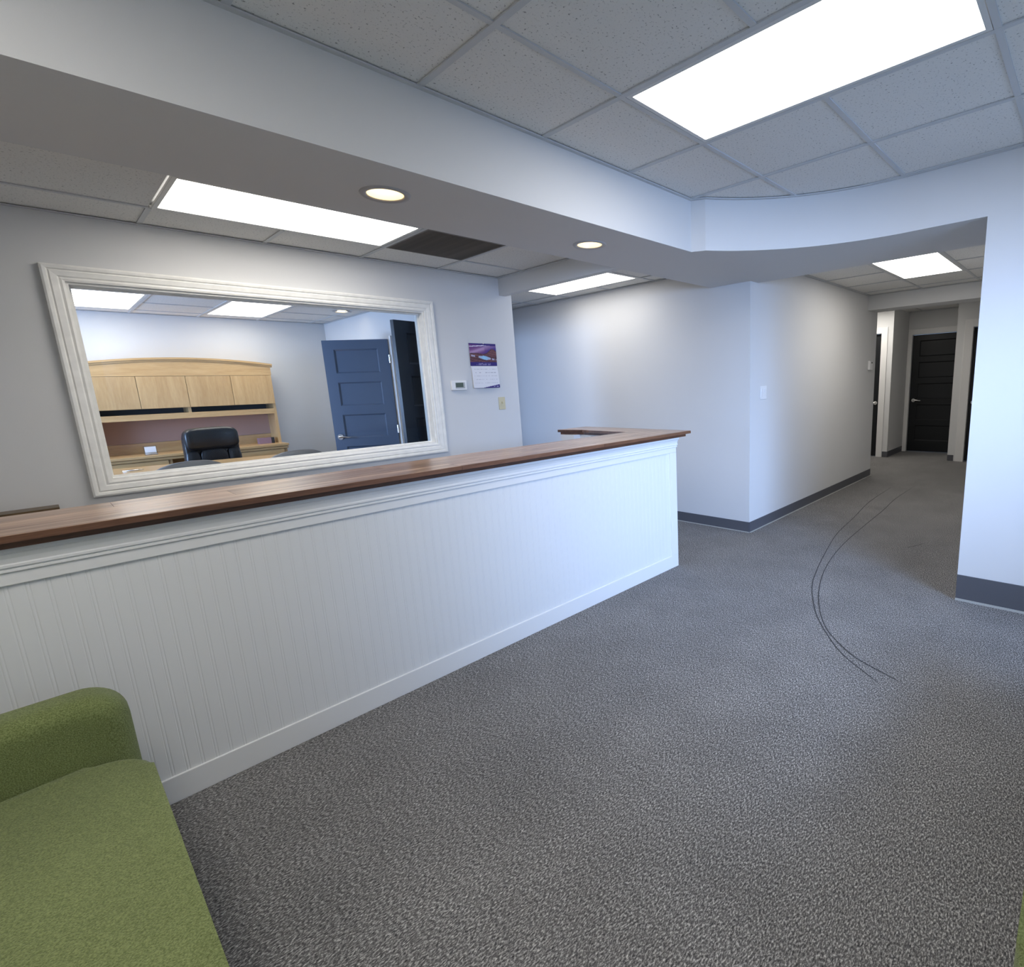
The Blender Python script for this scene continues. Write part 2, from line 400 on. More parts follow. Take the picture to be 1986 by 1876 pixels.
# far lobby: door recess
XF, XD2 = 9.80, 10.75
bm = bmesh.new()
box(bm, XF, XF+.12, 3.62, 5.02, 0, ZFAR+.03); box(bm, XF, XF+.12, 2.845, 3.62, 2.128, ZFAR+.03); box(bm, XF, XF+.12, 2.66, 2.845, 0, ZFAR+.03)
struct('wall_far_left', bm, PAINT)
wall_box('wall_recess', XF+.12, XD2+.12, 2.66, 2.78, 0, ZFAR+.03)
bm = bmesh.new()
box(bm, XD2, XD2+.12, 2.587, 2.66, 0, ZFAR+.03); box(bm, XD2, XD2+.12, 1.735, 2.587, 2.125, ZFAR+.03)
box(bm, XD2, XD2+.12, 1.62, 1.735, 0, ZFAR+.03)
struct('wall_far_back', bm, PAINT)
bm = bmesh.new()
box(bm, XF, XF+.12, 1.50, 1.725, 0, ZFAR+.03); box(bm, XF, XF+.12, 0.66, 1.50, 2.113, ZFAR+.03); box(bm, XF, XF+.12, YR-.13, 0.66, 0, ZFAR+.03)
struct('wall_far_right', bm, PAINT)
wall_box('wall_recess_right', XF+.12, XD2, 1.62, 1.725, 0, ZFAR+.03)

# ------------------------------------------------------------------ soffit with the curved end, and beams
arc = []
ac, ar = (2.362, 0.93), 1.312
a0 = math.acos((3.052-ac[0])/ar)
NA = 28
for i in range(NA+1):
    a = a0*(1-i/NA); arc.append((ac[0]+ar*math.cos(a), ac[1]+ar*math.sin(a)))
arc[0] = (3.052, YBEAM)
arc[-1] = (XR, ac[1])
front = [(XL, YBEAM)]+arc+[(XR, YR)]
soff = front+[(4.44, YR), (4.44, YK), (XW, YK), (XW, YSB), (XL, YSB)]
DL = [(1.176, 2.408), (2.418, 2.418)]          # downlight centres
RH = 0.078
bm = bmesh.new()
lo = [bm.verts.new((x, y, ZS)) for x, y in soff]; hi = [bm.verts.new((x, y, ZC+.004)) for x, y in soff]
n = len(soff)
for i in range(n): bm.faces.new((lo[i], lo[(i+1) % n], hi[(i+1) % n], hi[i]))
for t in tessellate_polygon([[v.co for v in hi]]):
    bm.faces.new([hi[k] for k in t])
holes = []
for c in DL:
    holes.append([bm.verts.new((c[0]+RH*math.cos(-2*PI*k/24), c[1]+RH*math.sin(-2*PI*k/24), ZS)) for k in range(24)])
allv = lo+[v for h in holes for v in h]
for t in tessellate_polygon([[v.co for v in lo]]+[[v.co for v in h] for h in holes]):
    try: bm.faces.new([allv[k] for k in t])
    except ValueError: pass
struct('trim_1', bm, PAINT, smooth=True, angle=math.radians(25))
struct('trim_2', bx(3.03, 3.10, YSB, YW, 2.27, ZB+.03), PAINT)
struct('trim_3', bx(7.45, 7.80, YR, YK, ZS, ZK+.03), PAINT)
bm = bx(7.80, XE, YR, YK, ZK, ZFAR+.03); struct('trim_4', bm, PAINT)

# ------------------------------------------------------------------ ceilings: deck, tiles and grid
_tc = {}
def tile_mesh(w, d):
    k = (round(w, 3), round(d, 3))
    if k not in _tc:
        _tc[k] = fin(bx(-w/2, w/2, -d/2, d/2, 0, 0.014, bev=0.003, seg=1)); _tc[k].materials.append(TILE)
    return _tc[k]
def ceiling(name, x0, x1, y0, y1, z, gx, gy, skip=(), angle_pts=None, tall=0.03, cut=None):
    G = 0.6096; BW = 0.024
    top = struct(name, bx(x0, x1, y0, y1, z+tall, z+tall+.06), SLAB)
    def lines(g, a, b):
        k = math.ceil((a-g)/G); out = []
        while g+k*G < b: out.append(g+k*G); k += 1
        return out
    xs, ys = lines(gx, x0+.02, x1-.02), lines(gy, y0+.02, y1-.02)
    X = [x0]+xs+[x1]; Y = [y0]+ys+[y1]
    def skipped(cx, cy): return any(a < cx < b and c < cy < d for a, b, c, d in skip)
    for i in range(len(X)-1):
        for j in range(len(Y)-1):
            cx, cy = (X[i]+X[i+1])/2, (Y[j]+Y[j+1])/2
            if skipped(cx, cy) or (cut and cut(cx, cy)): continue
            w, d = X[i+1]-X[i]-.003, Y[j+1]-Y[j]-.003
            o = link('ceiling_tile', tile_mesh(w, d), None, top); o.location = (cx, cy, z+.007)
    def runs(vals, fixed, along_x):
        out = []; a = vals[0]
        for k in range(len(vals)-1):
            m = (vals[k]+vals[k+1])/2
            s = skipped(m, fixed) if along_x else skipped(fixed, m)
            if s:
                if vals[k] > a+.01: out.append((a, vals[k]))
                a = vals[k+1]
        if vals[-1] > a+.01: out.append((a, vals[-1]))
        return out
    for x in xs:
        bm = bmesh.new()
        for a, b in runs(Y, x, False): box(bm, x-BW/2, x+BW/2, a+.002, b-.002, z, z+.006)
        if bm.verts: obj('grid_bar', bm, BAR, top)
        else: bm.free()
    for y in ys:
        bm = bmesh.new()
        for a, b in runs(X, y, True): box(bm, a+.002, b-.002, y-BW/2+.0005, y+BW/2-.0005, z+.0008, z+.0065)
        if bm.verts: obj('grid_bar', bm, BAR, top)
        else: bm.free()
    pts = angle_pts or [(x0, y0), (x1, y0), (x1, y1), (x0, y1), (x0, y0)]
    bm = bmesh.new(); inner = []
    P = [Vector((*p, 0)) for p in pts]; closed = (P[0]-P[-1]).length < 1e-6
    for i, p in enumerate(P):
        if closed and i in (0, len(P)-1): t0, t1 = (P[-1]-P[-2]).normalized(), (P[1]-P[0]).normalized()
        else: t0 = (p-P[max(i-1, 0)]).normalized(); t1 = (P[min(i+1, len(P)-1)]-p).normalized()
        if t0.length < .5: t0 = t1
        if t1.length < .5: t1 = t0
        n0 = Vector((-t0.y, t0.x, 0)); n1 = Vector((-t1.y, t1.x, 0)); nn = (n0+n1).normalized(); nn = nn/max(.4, nn.dot(n0))
        inner.append(p+nn*.022)
    for zz in (0,):
        lo_o = [bm.verts.new((p.x, p.y, z-.003)) for p in P]; lo_i = [bm.verts.new((p.x, p.y, z-.003)) for p in inner]
        hi_o = [bm.verts.new((p.x, p.y, z+.003)) for p in P]; hi_i = [bm.verts.new((p.x, p.y, z+.003)) for p in inner]
    for i in range(len(P)-1):
        bm.faces.new((lo_o[i], lo_o[i+1], lo_i[i+1], lo_i[i])); bm.faces.new((lo_i[i], lo_i[i+1], hi_i[i+1], hi_i[i]))
        bm.faces.new((hi_o[i], hi_o[i+1], hi_i[i+1], hi_i[i])); bm.faces.new((lo_o[i], lo_o[i+1], hi_o[i+1], hi_o[i]))
    obj('wall_angle', bm, BAR, top)
    return top
rev = [(x, y) for x, y in front][::-1]           # runs counter-clockwise seen from above: interior on the left
MX, MY = 1.815, 1.590                            # a grid crossing of the reception ceiling
def behind_header(x, y):
    return x > 3.05 and y > 1.0 and math.hypot(x-ac[0], y-ac[1]) > ar+0.45
LM = (1.815, 2.4246, 1.590-1.2192, 1.590)
LM_FILL = (-.6234, -.0138, 1.590-1.2192, 1.590)  # unseen panel, added to brighten the left foreground
ceiling('ceiling_1', XL, XR, YF, YBEAM, ZC, MX, MY, skip=[LM, LM_FILL], angle_pts=[(XL, YBEAM), (XL, YF), (XR, YF)]+rev[:1]+rev[1:], cut=behind_header)
LB_ = (0.600, 1.8192, 3.2455, 3.8551); VT = (1.8392-.012, 2.4288+.008, 3.2455, 3.8551)
ceiling('ceiling_2', XL, 3.03, YSB, YW, ZB, 1.823, 3.2455, skip=[(0.60, 1.823, 3.2455, 3.8551), (1.823, 2.4326, 3.2455, 3.8551)])
LP = (3.46, 4.0696, 3.42-.015, 4.6242-.015+.015)
ceiling('ceiling_3', 3.10, XW, YSB, 8.5, ZB, 4.0696, 3.405, skip=[(3.46, 4.0696, 3.405, 4.6242)])
ceiling('ceiling_4', 4.44, 7.45, YR, YK, ZK, 5.335, 1.110, skip=[(5.335, 6.5542, 1.110, 1.7196)])
ceiling('ceiling_5', XOL, XS0, YW1, YOB, ZO, 0.955, 6.84, skip=[(0.955-.6096, 0.955, 6.84, 6.84+1.2192), (1.5646, 2.1742, 6.84, 6.84+1.2192)])
ceiling('ceiling_6', XE, XD2, YR, 4.9, ZFAR, 8.80, 2.42, skip=[(8.80, 9.4096, 2.42, 2.42+1.2192)])
# closing decks over the low bulkheads
struct('ceiling_7', bx(XL-.12, 4.5, YBEAM, YSB+.05, ZC+.09, ZC+.13), SLAB)
struct('ceiling_8', bx(XR, 4.46, YF, YSB, ZC+.04, ZC+.08), SLAB)

# ------------------------------------------------------------------ ceiling fittings
def panel_light(x0, x1, y0, y1, z, label, power):
    t = thing('ceiling_light', label, 'ceiling light', ((x0+x1)/2, (y0+y1)/2, z), group='fluorescent ceiling panels')
    w, d = (x1-x0)/2-.014, (y1-y0)/2-.014; fr = 0.020
    bm = bmesh.new()
    box(bm, -w, w, -d, -d+fr, .001, .016); box(bm, -w, w, d-fr, d, .001, .016)
    box(bm, -w, -w+fr, -d+fr, d-fr, .001, .016); box(bm, w-fr, w, -d+fr, d-fr, .001, .016)
    obj('frame', bm, FIXT, t, local=True)
    obj('diffuser', bx(-w+fr, w-fr, -d+fr, d-fr, .004, .010), panel_mat(power), t, local=True)
    return t
panel_light(*LM, ZC, 'large lit ceiling panel in the front reception ceiling beside the white bulkhead', 10.5)
panel_light(*LM_FILL, ZC, 'added fill light panel, out of view in the ceiling over the green settee, above the left end of the counter', 9)
panel_light(*LB_, ZB, 'long lit ceiling panel above the interior window, left of the dark grille', 8.5)
panel_light(3.46, 4.0696, 3.405, 4.6242, ZB, 'lit ceiling panel over the far end of the counter, before the plain grey wall', 5.2)
panel_light(5.335, 6.5542, 1.110, 1.7196, ZK, 'lit ceiling panel in the corridor ceiling on the right', 8.5)
panel_light(8.80, 9.4096, 2.42, 3.6392, ZFAR, 'small far lit ceiling panel at the end of the corridor, above the doors', 11)
panel_light(0.955-.6096, 0.955, 6.84, 6.84+1.2192, ZO, 'lit ceiling panel at the upper left inside the office window', 6)
panel_light(1.5646, 2.1742, 6.84, 8.0592, ZO, 'lit ceiling panel in the middle of the office ceiling behind the window', 6)

def downlight(x, y, z, label, recess=True):
    t = thing('downlight', label, 'downlight', (x, y, z), group='round recessed downlights')
    bm = lathe(bmesh.new(), [(.074, .0), (.078, -.005), (.098, -.006), (.103, -.001), (.103, 0.0)], n=40)
    obj('trim_ring', bm, RING, t, True, True)
    h = .072 if recess else .006
    bm = lathe(bmesh.new(), [(.0755, -.002), (.071, h*.5), (.064, h)], n=40)
    obj('reflector', bm, CUP, t, True, True)
    bm = lathe(bmesh.new(), [(.064, h), (.056, h-.004 if not recess else h-.010), (.02, h-.005 if not recess else h-.016), (.0005, h-.006 if not recess else h-.017)], n=32)
    obj('bulb', bm, BULB, t, True, True)
downlight(*DL[0], ZS, 'nearer round downlight in the soffit, to the left')
downlight(*DL[1], ZS, 'farther round downlight in the soffit, to the right')
downlight(2.72, 7.02, ZO, 'small round downlight in the office ceiling above the two dark doors', False)
downlight(1.40, 6.72, ZO, 'small round downlight in the office ceiling just left of the middle lit panel', False)

t = thing('return_vent', 'dark dusty square return air grille in the ceiling beside the long lit panel', 'vent', (2.128, 3.5503, ZB))
bm = bmesh.new(); w = .293
for s in (-1, 1):
    box(bm, -w, w, s*w-.014 if s < 0 else w-.014, -w+.014 if s < 0 else w+.0, 0.0, .010)
    box(bm, -w if s < 0 else w-.014, -w+.014 if s < 0 else w, -w+.014, w-.014, 0.0, .010)
obj('frame', bm, GRILLE, t, local=True)
obj('backing', bx(-w+.01, w-.01, -w+.01, w-.01, .010, .014), BLACKPL, t, local=True)
sm = fin(bx(-w+.014, w-.014, -.006, .006, .001, .009)); sm.materials.append(GRILLE)
for k in range(28):
    o = link('slat', sm, None, t, True); o.location = (0, -w+.024+k*(2*w-.048)/27, 0); o.rotation_euler = (0.45, 0, 0)

# ------------------------------------------------------------------ baseboards
BH = 0.100
def base_x(name, x0, x1, y, s, toe=True):        # runs along x, face towards s*y
    o = struct(name, bx(x0, x1, min(y, y+s*.006), max(y, y+s*.006), 0.004, BH), RUBBER)
    if toe: obj('toe_strip', bx(x0, x1, min(y, y+s*.016), max(y, y+s*.016), 0, .006), TOE, o)
    return o
def base_y(name, y0, y1, x, s, toe=True):
    o = struct(name, bx(min(x, x+s*.006), max(x, x+s*.006), y0, y1, 0.004, BH), RUBBER)
    if toe: obj('toe_strip', bx(min(x, x+s*.016), max(x, x+s*.016), y0, y1, 0, .006), TOE, o)
    return o
base_x('baseboard_corridor', XW, XE, YK, -1)
base_y('baseboard_passage', YK, 8.5, XW, -1)
o = struct('baseboard_right', bx(XR-.007, XR, YF, YR, .012, .168), RUBBER)
obj('toe_strip', bx(XR-.014, XR, YF, YR, 0, .013), TOE, o)
base_y('baseboard_far_left', 2.66, 2.742, XF, -1, False)
base_x('baseboard_recess', XF, XD2, 2.66, -1, False)
base_y('baseboard_far_right', 1.638, 1.725, XF, -1, False)
base_x('baseboard_front', XL, XR, YF, 1)
base_x('baseboard_back', XL, XS1, YW, -1)
base_x('baseboard_office', XOL, XS0, YOB, -1)

# ------------------------------------------------------------------ interior window: casing, jamb, pane
def casing_side(bm, p0, p1, nrm, out):
    """moulded casing: profile swept between two mitred corners. p0,p1 inner-corner points (x,z); out = outward in-plane dir"""
    prof = [(0, 0), (0, .016), (.010, .020), (.020, .017), (.026, .022), (.050, .026), (.056, .021), (.062, .028), (.074, .030), (.083, .026), (.083, 0)]
    t = (Vector(p1)-Vector(p0)).normalized(); A = []; B = []
    for d, h in prof:
        a = Vector(p0)+Vector(out)*d-t*d; b = Vector(p1)+Vector(out)*d+t*d
        A.append(bm.verts.new((a.x, YW-h, a.y))); B.append(bm.verts.new((b.x, YW-h, b.y)))
    for i in range(len(prof)-1): bm.faces.new((A[i], A[i+1], B[i+1], B[i]))
    bm.faces.new(A); bm.faces.new(B)
    return bm
bm = bmesh.new(); J = .018
box(bm, ox0, ox0+J, YW-.002, YW1, oz0, oz1); box(bm, ox1-J, ox1, YW-.002, YW1, oz0, oz1)
box(bm, ox0+J, ox1-J, YW-.002, YW1, oz0, oz0+J); box(bm, ox0+J, ox1-J, YW-.002, YW1, oz1-J, oz1)
w1 = struct('window_1', bm, CASE)
ix0, ix1, iz0, iz1 = ox0+.006, ox1-.006, oz0+.006, oz1-.006
for p0, p1, out in (((ix0, iz0), (ix0, iz1), (-1, 0)), ((ix1, iz0), (ix1, iz1), (1, 0)), ((ix0, iz0), (ix1, iz0), (0, -1)), ((ix0, iz1), (ix1, iz1), (0, 1))):
    obj('casing', casing_side(bmesh.new(), p0, p1, None, out), CASE, w1)
bm = bmesh.new(); q = .010
for (a, b, c, d) in ((ox0+J, ox0+J+q, oz0+J, oz1-J), (ox1-J-q, ox1-J, oz0+J, oz1-J), (ox0+J+q, ox1-J-q, oz0+J, oz0+J+q), (ox0+J+q, ox1-J-q, oz1-J-q, oz1-J)):
    box(bm, a, b, YW+.06, YW+.075, c, d)
obj('glazing_stop', bm, CASE, w1)
obj('pane', bx(ox0+J, ox1-J, YW+.080, YW+.086, oz0+J, oz1-J), GLASS, w1)

# ------------------------------------------------------------------ doors
def lever(parent, x, z, y, s, dirx):
    """lever handle on the face at local y, facing s; lever points to dirx"""
    bm = bmesh.new()
    cyl(bm, (x, y+s*.006, z), .032, .012, 'Y', 24); cyl(bm, (x, y+s*.03, z), .012, .05, 'Y', 14)
    tube(bm, [(x, y+s*.052, z), (x+dirx*.03, y+s*.054, z+.004), (x+dirx*.07, y+s*.052, z), (x+dirx*.105, y+s*.050, z-.008), (x+dirx*.125, y+s*.047, z-.004)], [.012, .011, .009, .008, .006], 10)
    return obj('handle', bm, NICKEL, parent, True, True, angle=math.radians(40))
def door(num, w, h, m, loc, rz, hand=1):
    """five-panel leaf; local x from hinge (0) to free edge (w), thickness in y"""
    T = .040; st = .115; rl = .10; bm = bmesh.new()
    box(bm, 0, st, -T/2, T/2, .008, h); box(bm, w-st, w, -T/2, T/2, .008, h)
    ph = (h-.008-.20-rl*5)/5; z = .008; zz = []
    for k in range(6):
        r = .20 if k == 0 else rl
        box(bm, st, w-st, -T/2, T/2, z, z+r); z += r
        if k < 5: zz.append((z, z+ph)); z += ph
    o = struct('door_%d' % num, bm, m); o.location = loc; o.rotation_euler = (0, 0, rz)
    for a, b in zz:
        bm = bmesh.new()
        for s in (-1, 1):                                     # sloped sticking round each recessed panel
            fl = [(st, a), (w-st, a), (w-st, b), (st, b)]; q = .016
            il = [(st+q, a+q), (w-st-q, a+q), (w-st-q, b-q), (st+q, b-q)]
            V = [bm.verts.new((x, s*.0195, zc)) for x, zc in fl]; U = [bm.verts.new((x, s*.006, zc)) for x, zc in il]
            for i in range(4): bm.faces.new((V[i], V[(i+1) % 4], U[(i+1) % 4], U[i]))
            bm.faces.new(U)
        obj('panel', bm, m, o, local=True)
    for s in (-1, 1): lever(o, w-.065, .95, s*T/2, s, -1)
    bm = bmesh.new()
    for zh in (.22, h/2, h-.22): cyl(bm, (-.004, hand*T/2, zh), .008, .09, 'Z', 10); box(bm, -.003, .0, -T/2+.004, T/2-.004, zh-.045, zh+.045)
    obj('hinge', bm, NICKEL, o, local=True)
    return o
# office double doors, both leaves swung into the office
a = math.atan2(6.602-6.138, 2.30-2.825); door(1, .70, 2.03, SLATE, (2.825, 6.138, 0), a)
a = math.atan2(4.53-4.70, 2.133-2.95); door(2, .83, 2.03, SHADESLATE, (2.95, 4.70, 0), a)
# doorway lining and casing (white)
bm = bmesh.new()
box(bm, 2.832, XS0-.004, dy1-.075, dy1-.035, 0, dz+.02, bev=.002)
box(bm, XS0-.004, XS1+.004, dy0, dy0+.02, 0, dz); box(bm, XS0-.004, XS1+.004, dy1-.02, dy1, 0, dz); box(bm, XS0-.004, XS1+.004, dy0+.02, dy1-.02, dz-.012, dz)
box(bm, XS0-.016, XS0, dy1, dy1+.07, 0, dz+.07, bev=.003); box(bm, XS0-.016, XS0, dy0, dy1, dz, dz+.07, bev=.003); box(bm, XS0-.016, XS0, dy0-.07, dy0, 0, dz+.07, bev=.003)
struct('trim_5', bm, DOORWHITE)
# corridor end doors
door(3, .775, 2.122, BLACKDOOR, (XF+.075, 3.62, 0), -PI/2)
door(4, .845, 2.118, BLACKDOOR, (XD2+.06, 1.738, 0), PI/2)
door(5, .838, 2.108, BLACKDOOR, (XF+.085, 0.661, 0), PI/2)
def case_door(num, x, y0, y1, h, left=True, right=True, cw=.095, yl=None):
    bm = bmesh.new()
    if left: box(bm, x-.016, x, y1, (yl or y1+cw), 0, h+cw, bev=.003)
    if right: box(bm, x-.016, x, y0-cw, y0, 0, h+cw, bev=.003)
    box(bm, x-.016, x, y0, y1, h, h+cw, bev=.003)
    box(bm, x, x+.045, y0-.0, y0+.0, 0, h) if False else None
    return struct('trim_%d' % num, bm, DOORWHITE)
case_door(6, XF, 2.845, 3.62, 2.128, cw=.100)
case_door(7, XD2, 1.735, 2.587, 2.125, right=False, yl=2.656)
case_door(8, XF, 0.66, 1.50, 2.113, cw=.115)

# ------------------------------------------------------------------ reception counter
CF = 2.36; CR = 3.177                       # face plane of the rails, right end
CH = 1.018                                  # height of the base under the top
ct = thing('reception_counter', 'white beadboard reception counter running across the front of the room', 'counter', (1.2, 2.5, 0))
body = bmesh.new()
box(body, XL+.002, CR-.012, CF+.018, CF+.13, 0, CH)
obj('body', body, WHITE, ct)
bm = bmesh.new()                            # leg of the counter going back at the right end
box(bm, 3.07, CR-.012, CF+.13, 3.46, 0, CH); box(bm, 2.995, 3.07, 3.30, 3.46, 0, CH)
obj('side_wall', bm, PAINT, ct)
# beaded boards: one profile extruded upwards, shared mesh
PW = 0.0425
def bead_board():
    bm = bmesh.new(); z0, z1 = .098, .934
    prof = [(0, 0), (0, .0088)]
    prof += [(.0012, .0088), (.0022, .0083), (.0036, .0082)]
    for k in range(5):
        a = PI*k/4; prof.append((.0075-.0033*math.cos(a), .0082+.0009*math.sin(a)))
    prof += [(.0114, .0082), (.0128, .0083), (.0145, .0091), (PW-.0001, .0091), (PW-.0001, 0)]
    A = [bm.verts.new((x, -y, z0)) for x, y in prof]; B = [bm.verts.new((x, -y, z1)) for x, y in prof]
    for i in range(len(prof)): bm.faces.new((A[i], A[(i+1) % len(prof)], B[(i+1) % len(prof)], B[i]))
    return fin(bm)
bmesh_board = bead_board(); bmesh_board.materials.append(BEAD)
k = 0; x = CR-.080-PW
while x > XL+.003:
    o = link('beadboard_plank', bmesh_board, None, ct); o.location = (x, CF+.018, 0); x -= PW
obj('bottom_rail', bx(XL+.003, CR, CF, CF+.018, 0, .098, bev=.002), WHITE, ct)
obj('top_rail', bx(XL+.003, CR, CF, CF+.018, .905, .985, bev=.002), WHITE, ct)
obj('end_stile', bx(CR-.080, CR, CF-.0004, CF+.018, .0985, .9045, bev=.002), WHITE, ct)
obj('end_board', bx(CR-.012, CR, CF+.018, CF+.13, 0, CH), WHITE, ct)
# crown moulding, profile swept along x with a return at the right end
prof = [(0, .942), (-.006, .945), (-.006, .951), (-.003, .954), (-.003, .956), (-.009, .959), (-.009, .966), (-.007, .970), (-.008, .985), (-.012, .998), (-.017, 1.004), (-.017, CH), (0, CH)]
bm = bmesh.new()
path = [(XL+.003, None), (CR, None)]
A = [bm.verts.new((XL+.003, CF+d, z)) for d, z in prof]
B = [bm.verts.new((CR-d, CF+d, z)) for d, z in prof]
C = [bm.verts.new((CR-d, CF+.125, z)) for d, z in prof]
for P, Q in ((A, B), (B, C)):
    for i in range(len(prof)-1): bm.faces.new((P[i], P[i+1], Q[i+1], Q[i]))
bm.faces.new(A); bm.faces.new(C)
obj('crown_moulding', bm, WHITE, ct)

# wooden top: boards, two layers
tp = thing('wooden_countertop', 'stained brown plank countertop lying on the white beadboard counter', 'countertop', (1.2, 2.5, CH))
TZ = 1.060; T1 = .022; YT0, YT1 = 2.310, 2.730; XT = 3.293
rows = [(YT0, 2.452), (2.4535, 2.592), (2.5935, YT1)]
joints = [[XL+.004, -.25, 1.35, 2.35, XT-.30], [XL+.004, .475, 1.95, XT-.165], [XL+.004, .15, 1.10, XT-.30+.03]]
ends = [XT, XT, XT]
# mitred right-hand ends
def topboard(poly, z0, z1, m, name='board'):
    bm = prism(bmesh.new(), poly, z0, z1)
    return obj(name, bm, m, tp)
LX0, LX1 = 3.035, 3.325                     # leg of the top
lrow = [(3.035, 3.130), (3.1315, 3.225), (3.2265, XT)]
def mit(y):                                 # x on the mitre line from the outer front corner to the inner corner
    return XT-(y-YT0)*(XT-LX0)/(YT1-YT0)
for r, (y0, y1) in enumerate(rows):
    js = joints[r][:-1]
    for k in range(len(js)):
        a = js[k]; last = k == len(js)-1
        if last: poly = [(a+.0006, y0), (mit(y0)-.0006, y0), (mit(y1)-.0006, y1), (a+.0006, y1)]
        else: poly = [(a+.0006, y0), (js[k+1]-.0006, y0), (js[k+1]-.0006, y1), (a+.0006, y1)]
        topboard(poly, TZ-T1, TZ, TOPX)
def slant(x, y): return x+(y-YT0)*(LX1-XT)/(3.49-YT0)*max(0, (x-LX0)/(XT-LX0))
def ymit(x): return YT0+(XT-x)*(YT1-YT0)/(XT-LX0)
for r, (x0, x1) in enumerate(lrow):
    ya0, ya1 = ymit(x0)+.0008, ymit(x1)+.0008
    yb = 3.49
    if r == 0:
        poly = [(x0, ya0), (x1, ya1), (slant(x1, yb), yb), (2.990, yb), (3.055, 3.25), (3.040, 3.15)]
    else:
        poly = [(x0, ya0), (x1, ya1), (slant(x1, yb), yb), (slant(x0, yb), yb)]
    topboard(poly, TZ-T1, TZ, TOPY)
# thin darker brown strips added along the exposed edges of the top boards
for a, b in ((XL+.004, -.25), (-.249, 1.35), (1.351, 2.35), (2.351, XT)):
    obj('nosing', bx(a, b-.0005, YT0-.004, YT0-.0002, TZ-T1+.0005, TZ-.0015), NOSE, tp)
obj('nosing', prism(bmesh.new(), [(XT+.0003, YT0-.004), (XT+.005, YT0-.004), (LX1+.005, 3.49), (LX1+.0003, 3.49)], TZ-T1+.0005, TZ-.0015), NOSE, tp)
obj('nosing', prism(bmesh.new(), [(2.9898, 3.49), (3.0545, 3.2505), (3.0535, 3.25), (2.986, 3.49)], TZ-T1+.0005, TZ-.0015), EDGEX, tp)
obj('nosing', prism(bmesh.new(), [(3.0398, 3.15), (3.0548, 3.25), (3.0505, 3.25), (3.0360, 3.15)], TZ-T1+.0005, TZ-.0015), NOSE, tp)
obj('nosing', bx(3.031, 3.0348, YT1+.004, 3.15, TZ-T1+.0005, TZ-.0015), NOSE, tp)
# lower layer, set back
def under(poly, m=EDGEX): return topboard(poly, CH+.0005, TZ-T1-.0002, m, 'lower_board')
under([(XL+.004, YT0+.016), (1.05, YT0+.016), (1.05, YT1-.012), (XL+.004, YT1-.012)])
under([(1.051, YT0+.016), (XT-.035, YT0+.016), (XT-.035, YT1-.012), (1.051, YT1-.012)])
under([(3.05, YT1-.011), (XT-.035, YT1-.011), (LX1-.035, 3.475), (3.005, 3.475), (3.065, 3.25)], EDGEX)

# ------------------------------------------------------------------ things on the window wall
t = thing('thermostat', 'white thermostat with grey screen on the wall right of the interior window', 'thermostat', (2.521, YW, 1.468))
obj('body', bx(-.074, .074, -.028, 0, -.042, .042, bev=.010, seg=3), WHITEPL, t, True, True, angle=math.radians(30))
obj('bezel', bx(-.040, .052, -.0295, -.026, -.025, .026, bev=.002), LCDRIM, t, local=True)
obj('screen', bx(-.036, .036, -.0305, -.027, -.015, .023), LCD, t, local=True)

def print_grid(name, parent, x0, x1, z0, z1, nx, nz, fn, yfn, m):
    me = bpy.data.meshes.new('m'); V = []; Fc = []; cols = []
    for j in range(nz+1):
        for i in range(nx+1):
            u, v = i/nx, j/nz
            V.append((x0+(x1-x0)*u, yfn(u, v), z0+(z1-z0)*v)); cols.append(fn(u, v))
    for j in range(nz):
        for i in range(nx):
            a = j*(nx+1)+i; Fc.append((a, a+1, a+nx+2, a+nx+1))
    me.from_pydata(V, [], Fc); me.update()
    at = me.color_attributes.new('print', 'FLOAT_COLOR', 'POINT')
    for k, c in enumerate(cols): at.data[k].color = (*c, 1)
    for p in me.polygons: p.use_smooth = True
    o = link(name, me, m, parent, True)
    sol = o.modifiers.new('thick', 'SOLIDIFY'); sol.thickness = .0012; sol.offset = 0
    return o
def lerp(a, b, t): return tuple(p+(q-p)*t for p, q in zip(a, b))
def hsh(*a):
    s = math.sin(sum(x*k for x, k in zip(a, (127.1, 311.7, 74.7))))*43758.5453; return s-math.floor(s)
NAVY = (.030, .018, .175)
def picture(u, v):
    if v < .165:                                   # caption band with two pale lines of small print
        if .085 < v < .115 and .30 < u < .74 and hsh(int(u*60), 1) > .35: return (.32, .30, .50)
        if .035 < v < .065 and .22 < u < .76 and hsh(int(u*60), 2) > .35: return (.32, .30, .50)
        return NAVY
    if v > .955-.055*u*1.2 and v > .90: return NAVY
    if v > .86+.10*u-.02 and v < .895+.10*u-.02 and u < .8: return (.75, .72, .85)
    hill = .56+.02*math.sin(9*u)
    if u > .52: hill += .19*math.exp(-((u-.85)/.17)**2)
    if v > hill:                                   # violet sky with a pale streak
        s = math.exp(-((v-.70-.35*(u-.35))/.09)**2)
        b = lerp((.16, .055, .22), (.035, .02, .22), min(1, max(0, (u-.35)*2.2+.2*(v-.7))))
        c = lerp(b, (.46, .27, .44), s*(.85 if u < .55 else .45))
        s2 = math.exp(-((v-.92-.5*(u-.75))/.05)**2)
        return lerp(c, (.45, .32, .55), .5*s2)
    riv = .40-.17*(u-.10)*1.15
    if .04 < u < .98 and abs(v-riv-.05) < (.035+.05*math.exp(-((u-.55)/.16)**2)) and hsh(int(u*22), 5) > .12:
        c = lerp((.42, .40, .55), (.28, .55, .78), math.exp(-((u-.53)/.16)**2))
        return c
    n = hsh(int(u*26), int(v*34))
    st = .5+.5*math.sin(60*v+14*u+3*n)
    c = lerp((.045, .020, .035), (.20, .075, .085), st*.75+.25*n)
    if v > .46: c = lerp(c, (.26, .11, .12), .25)
    if abs(v-hill+.02) < .02: c = lerp(c, (.03, .012, .03), .6)
    return c
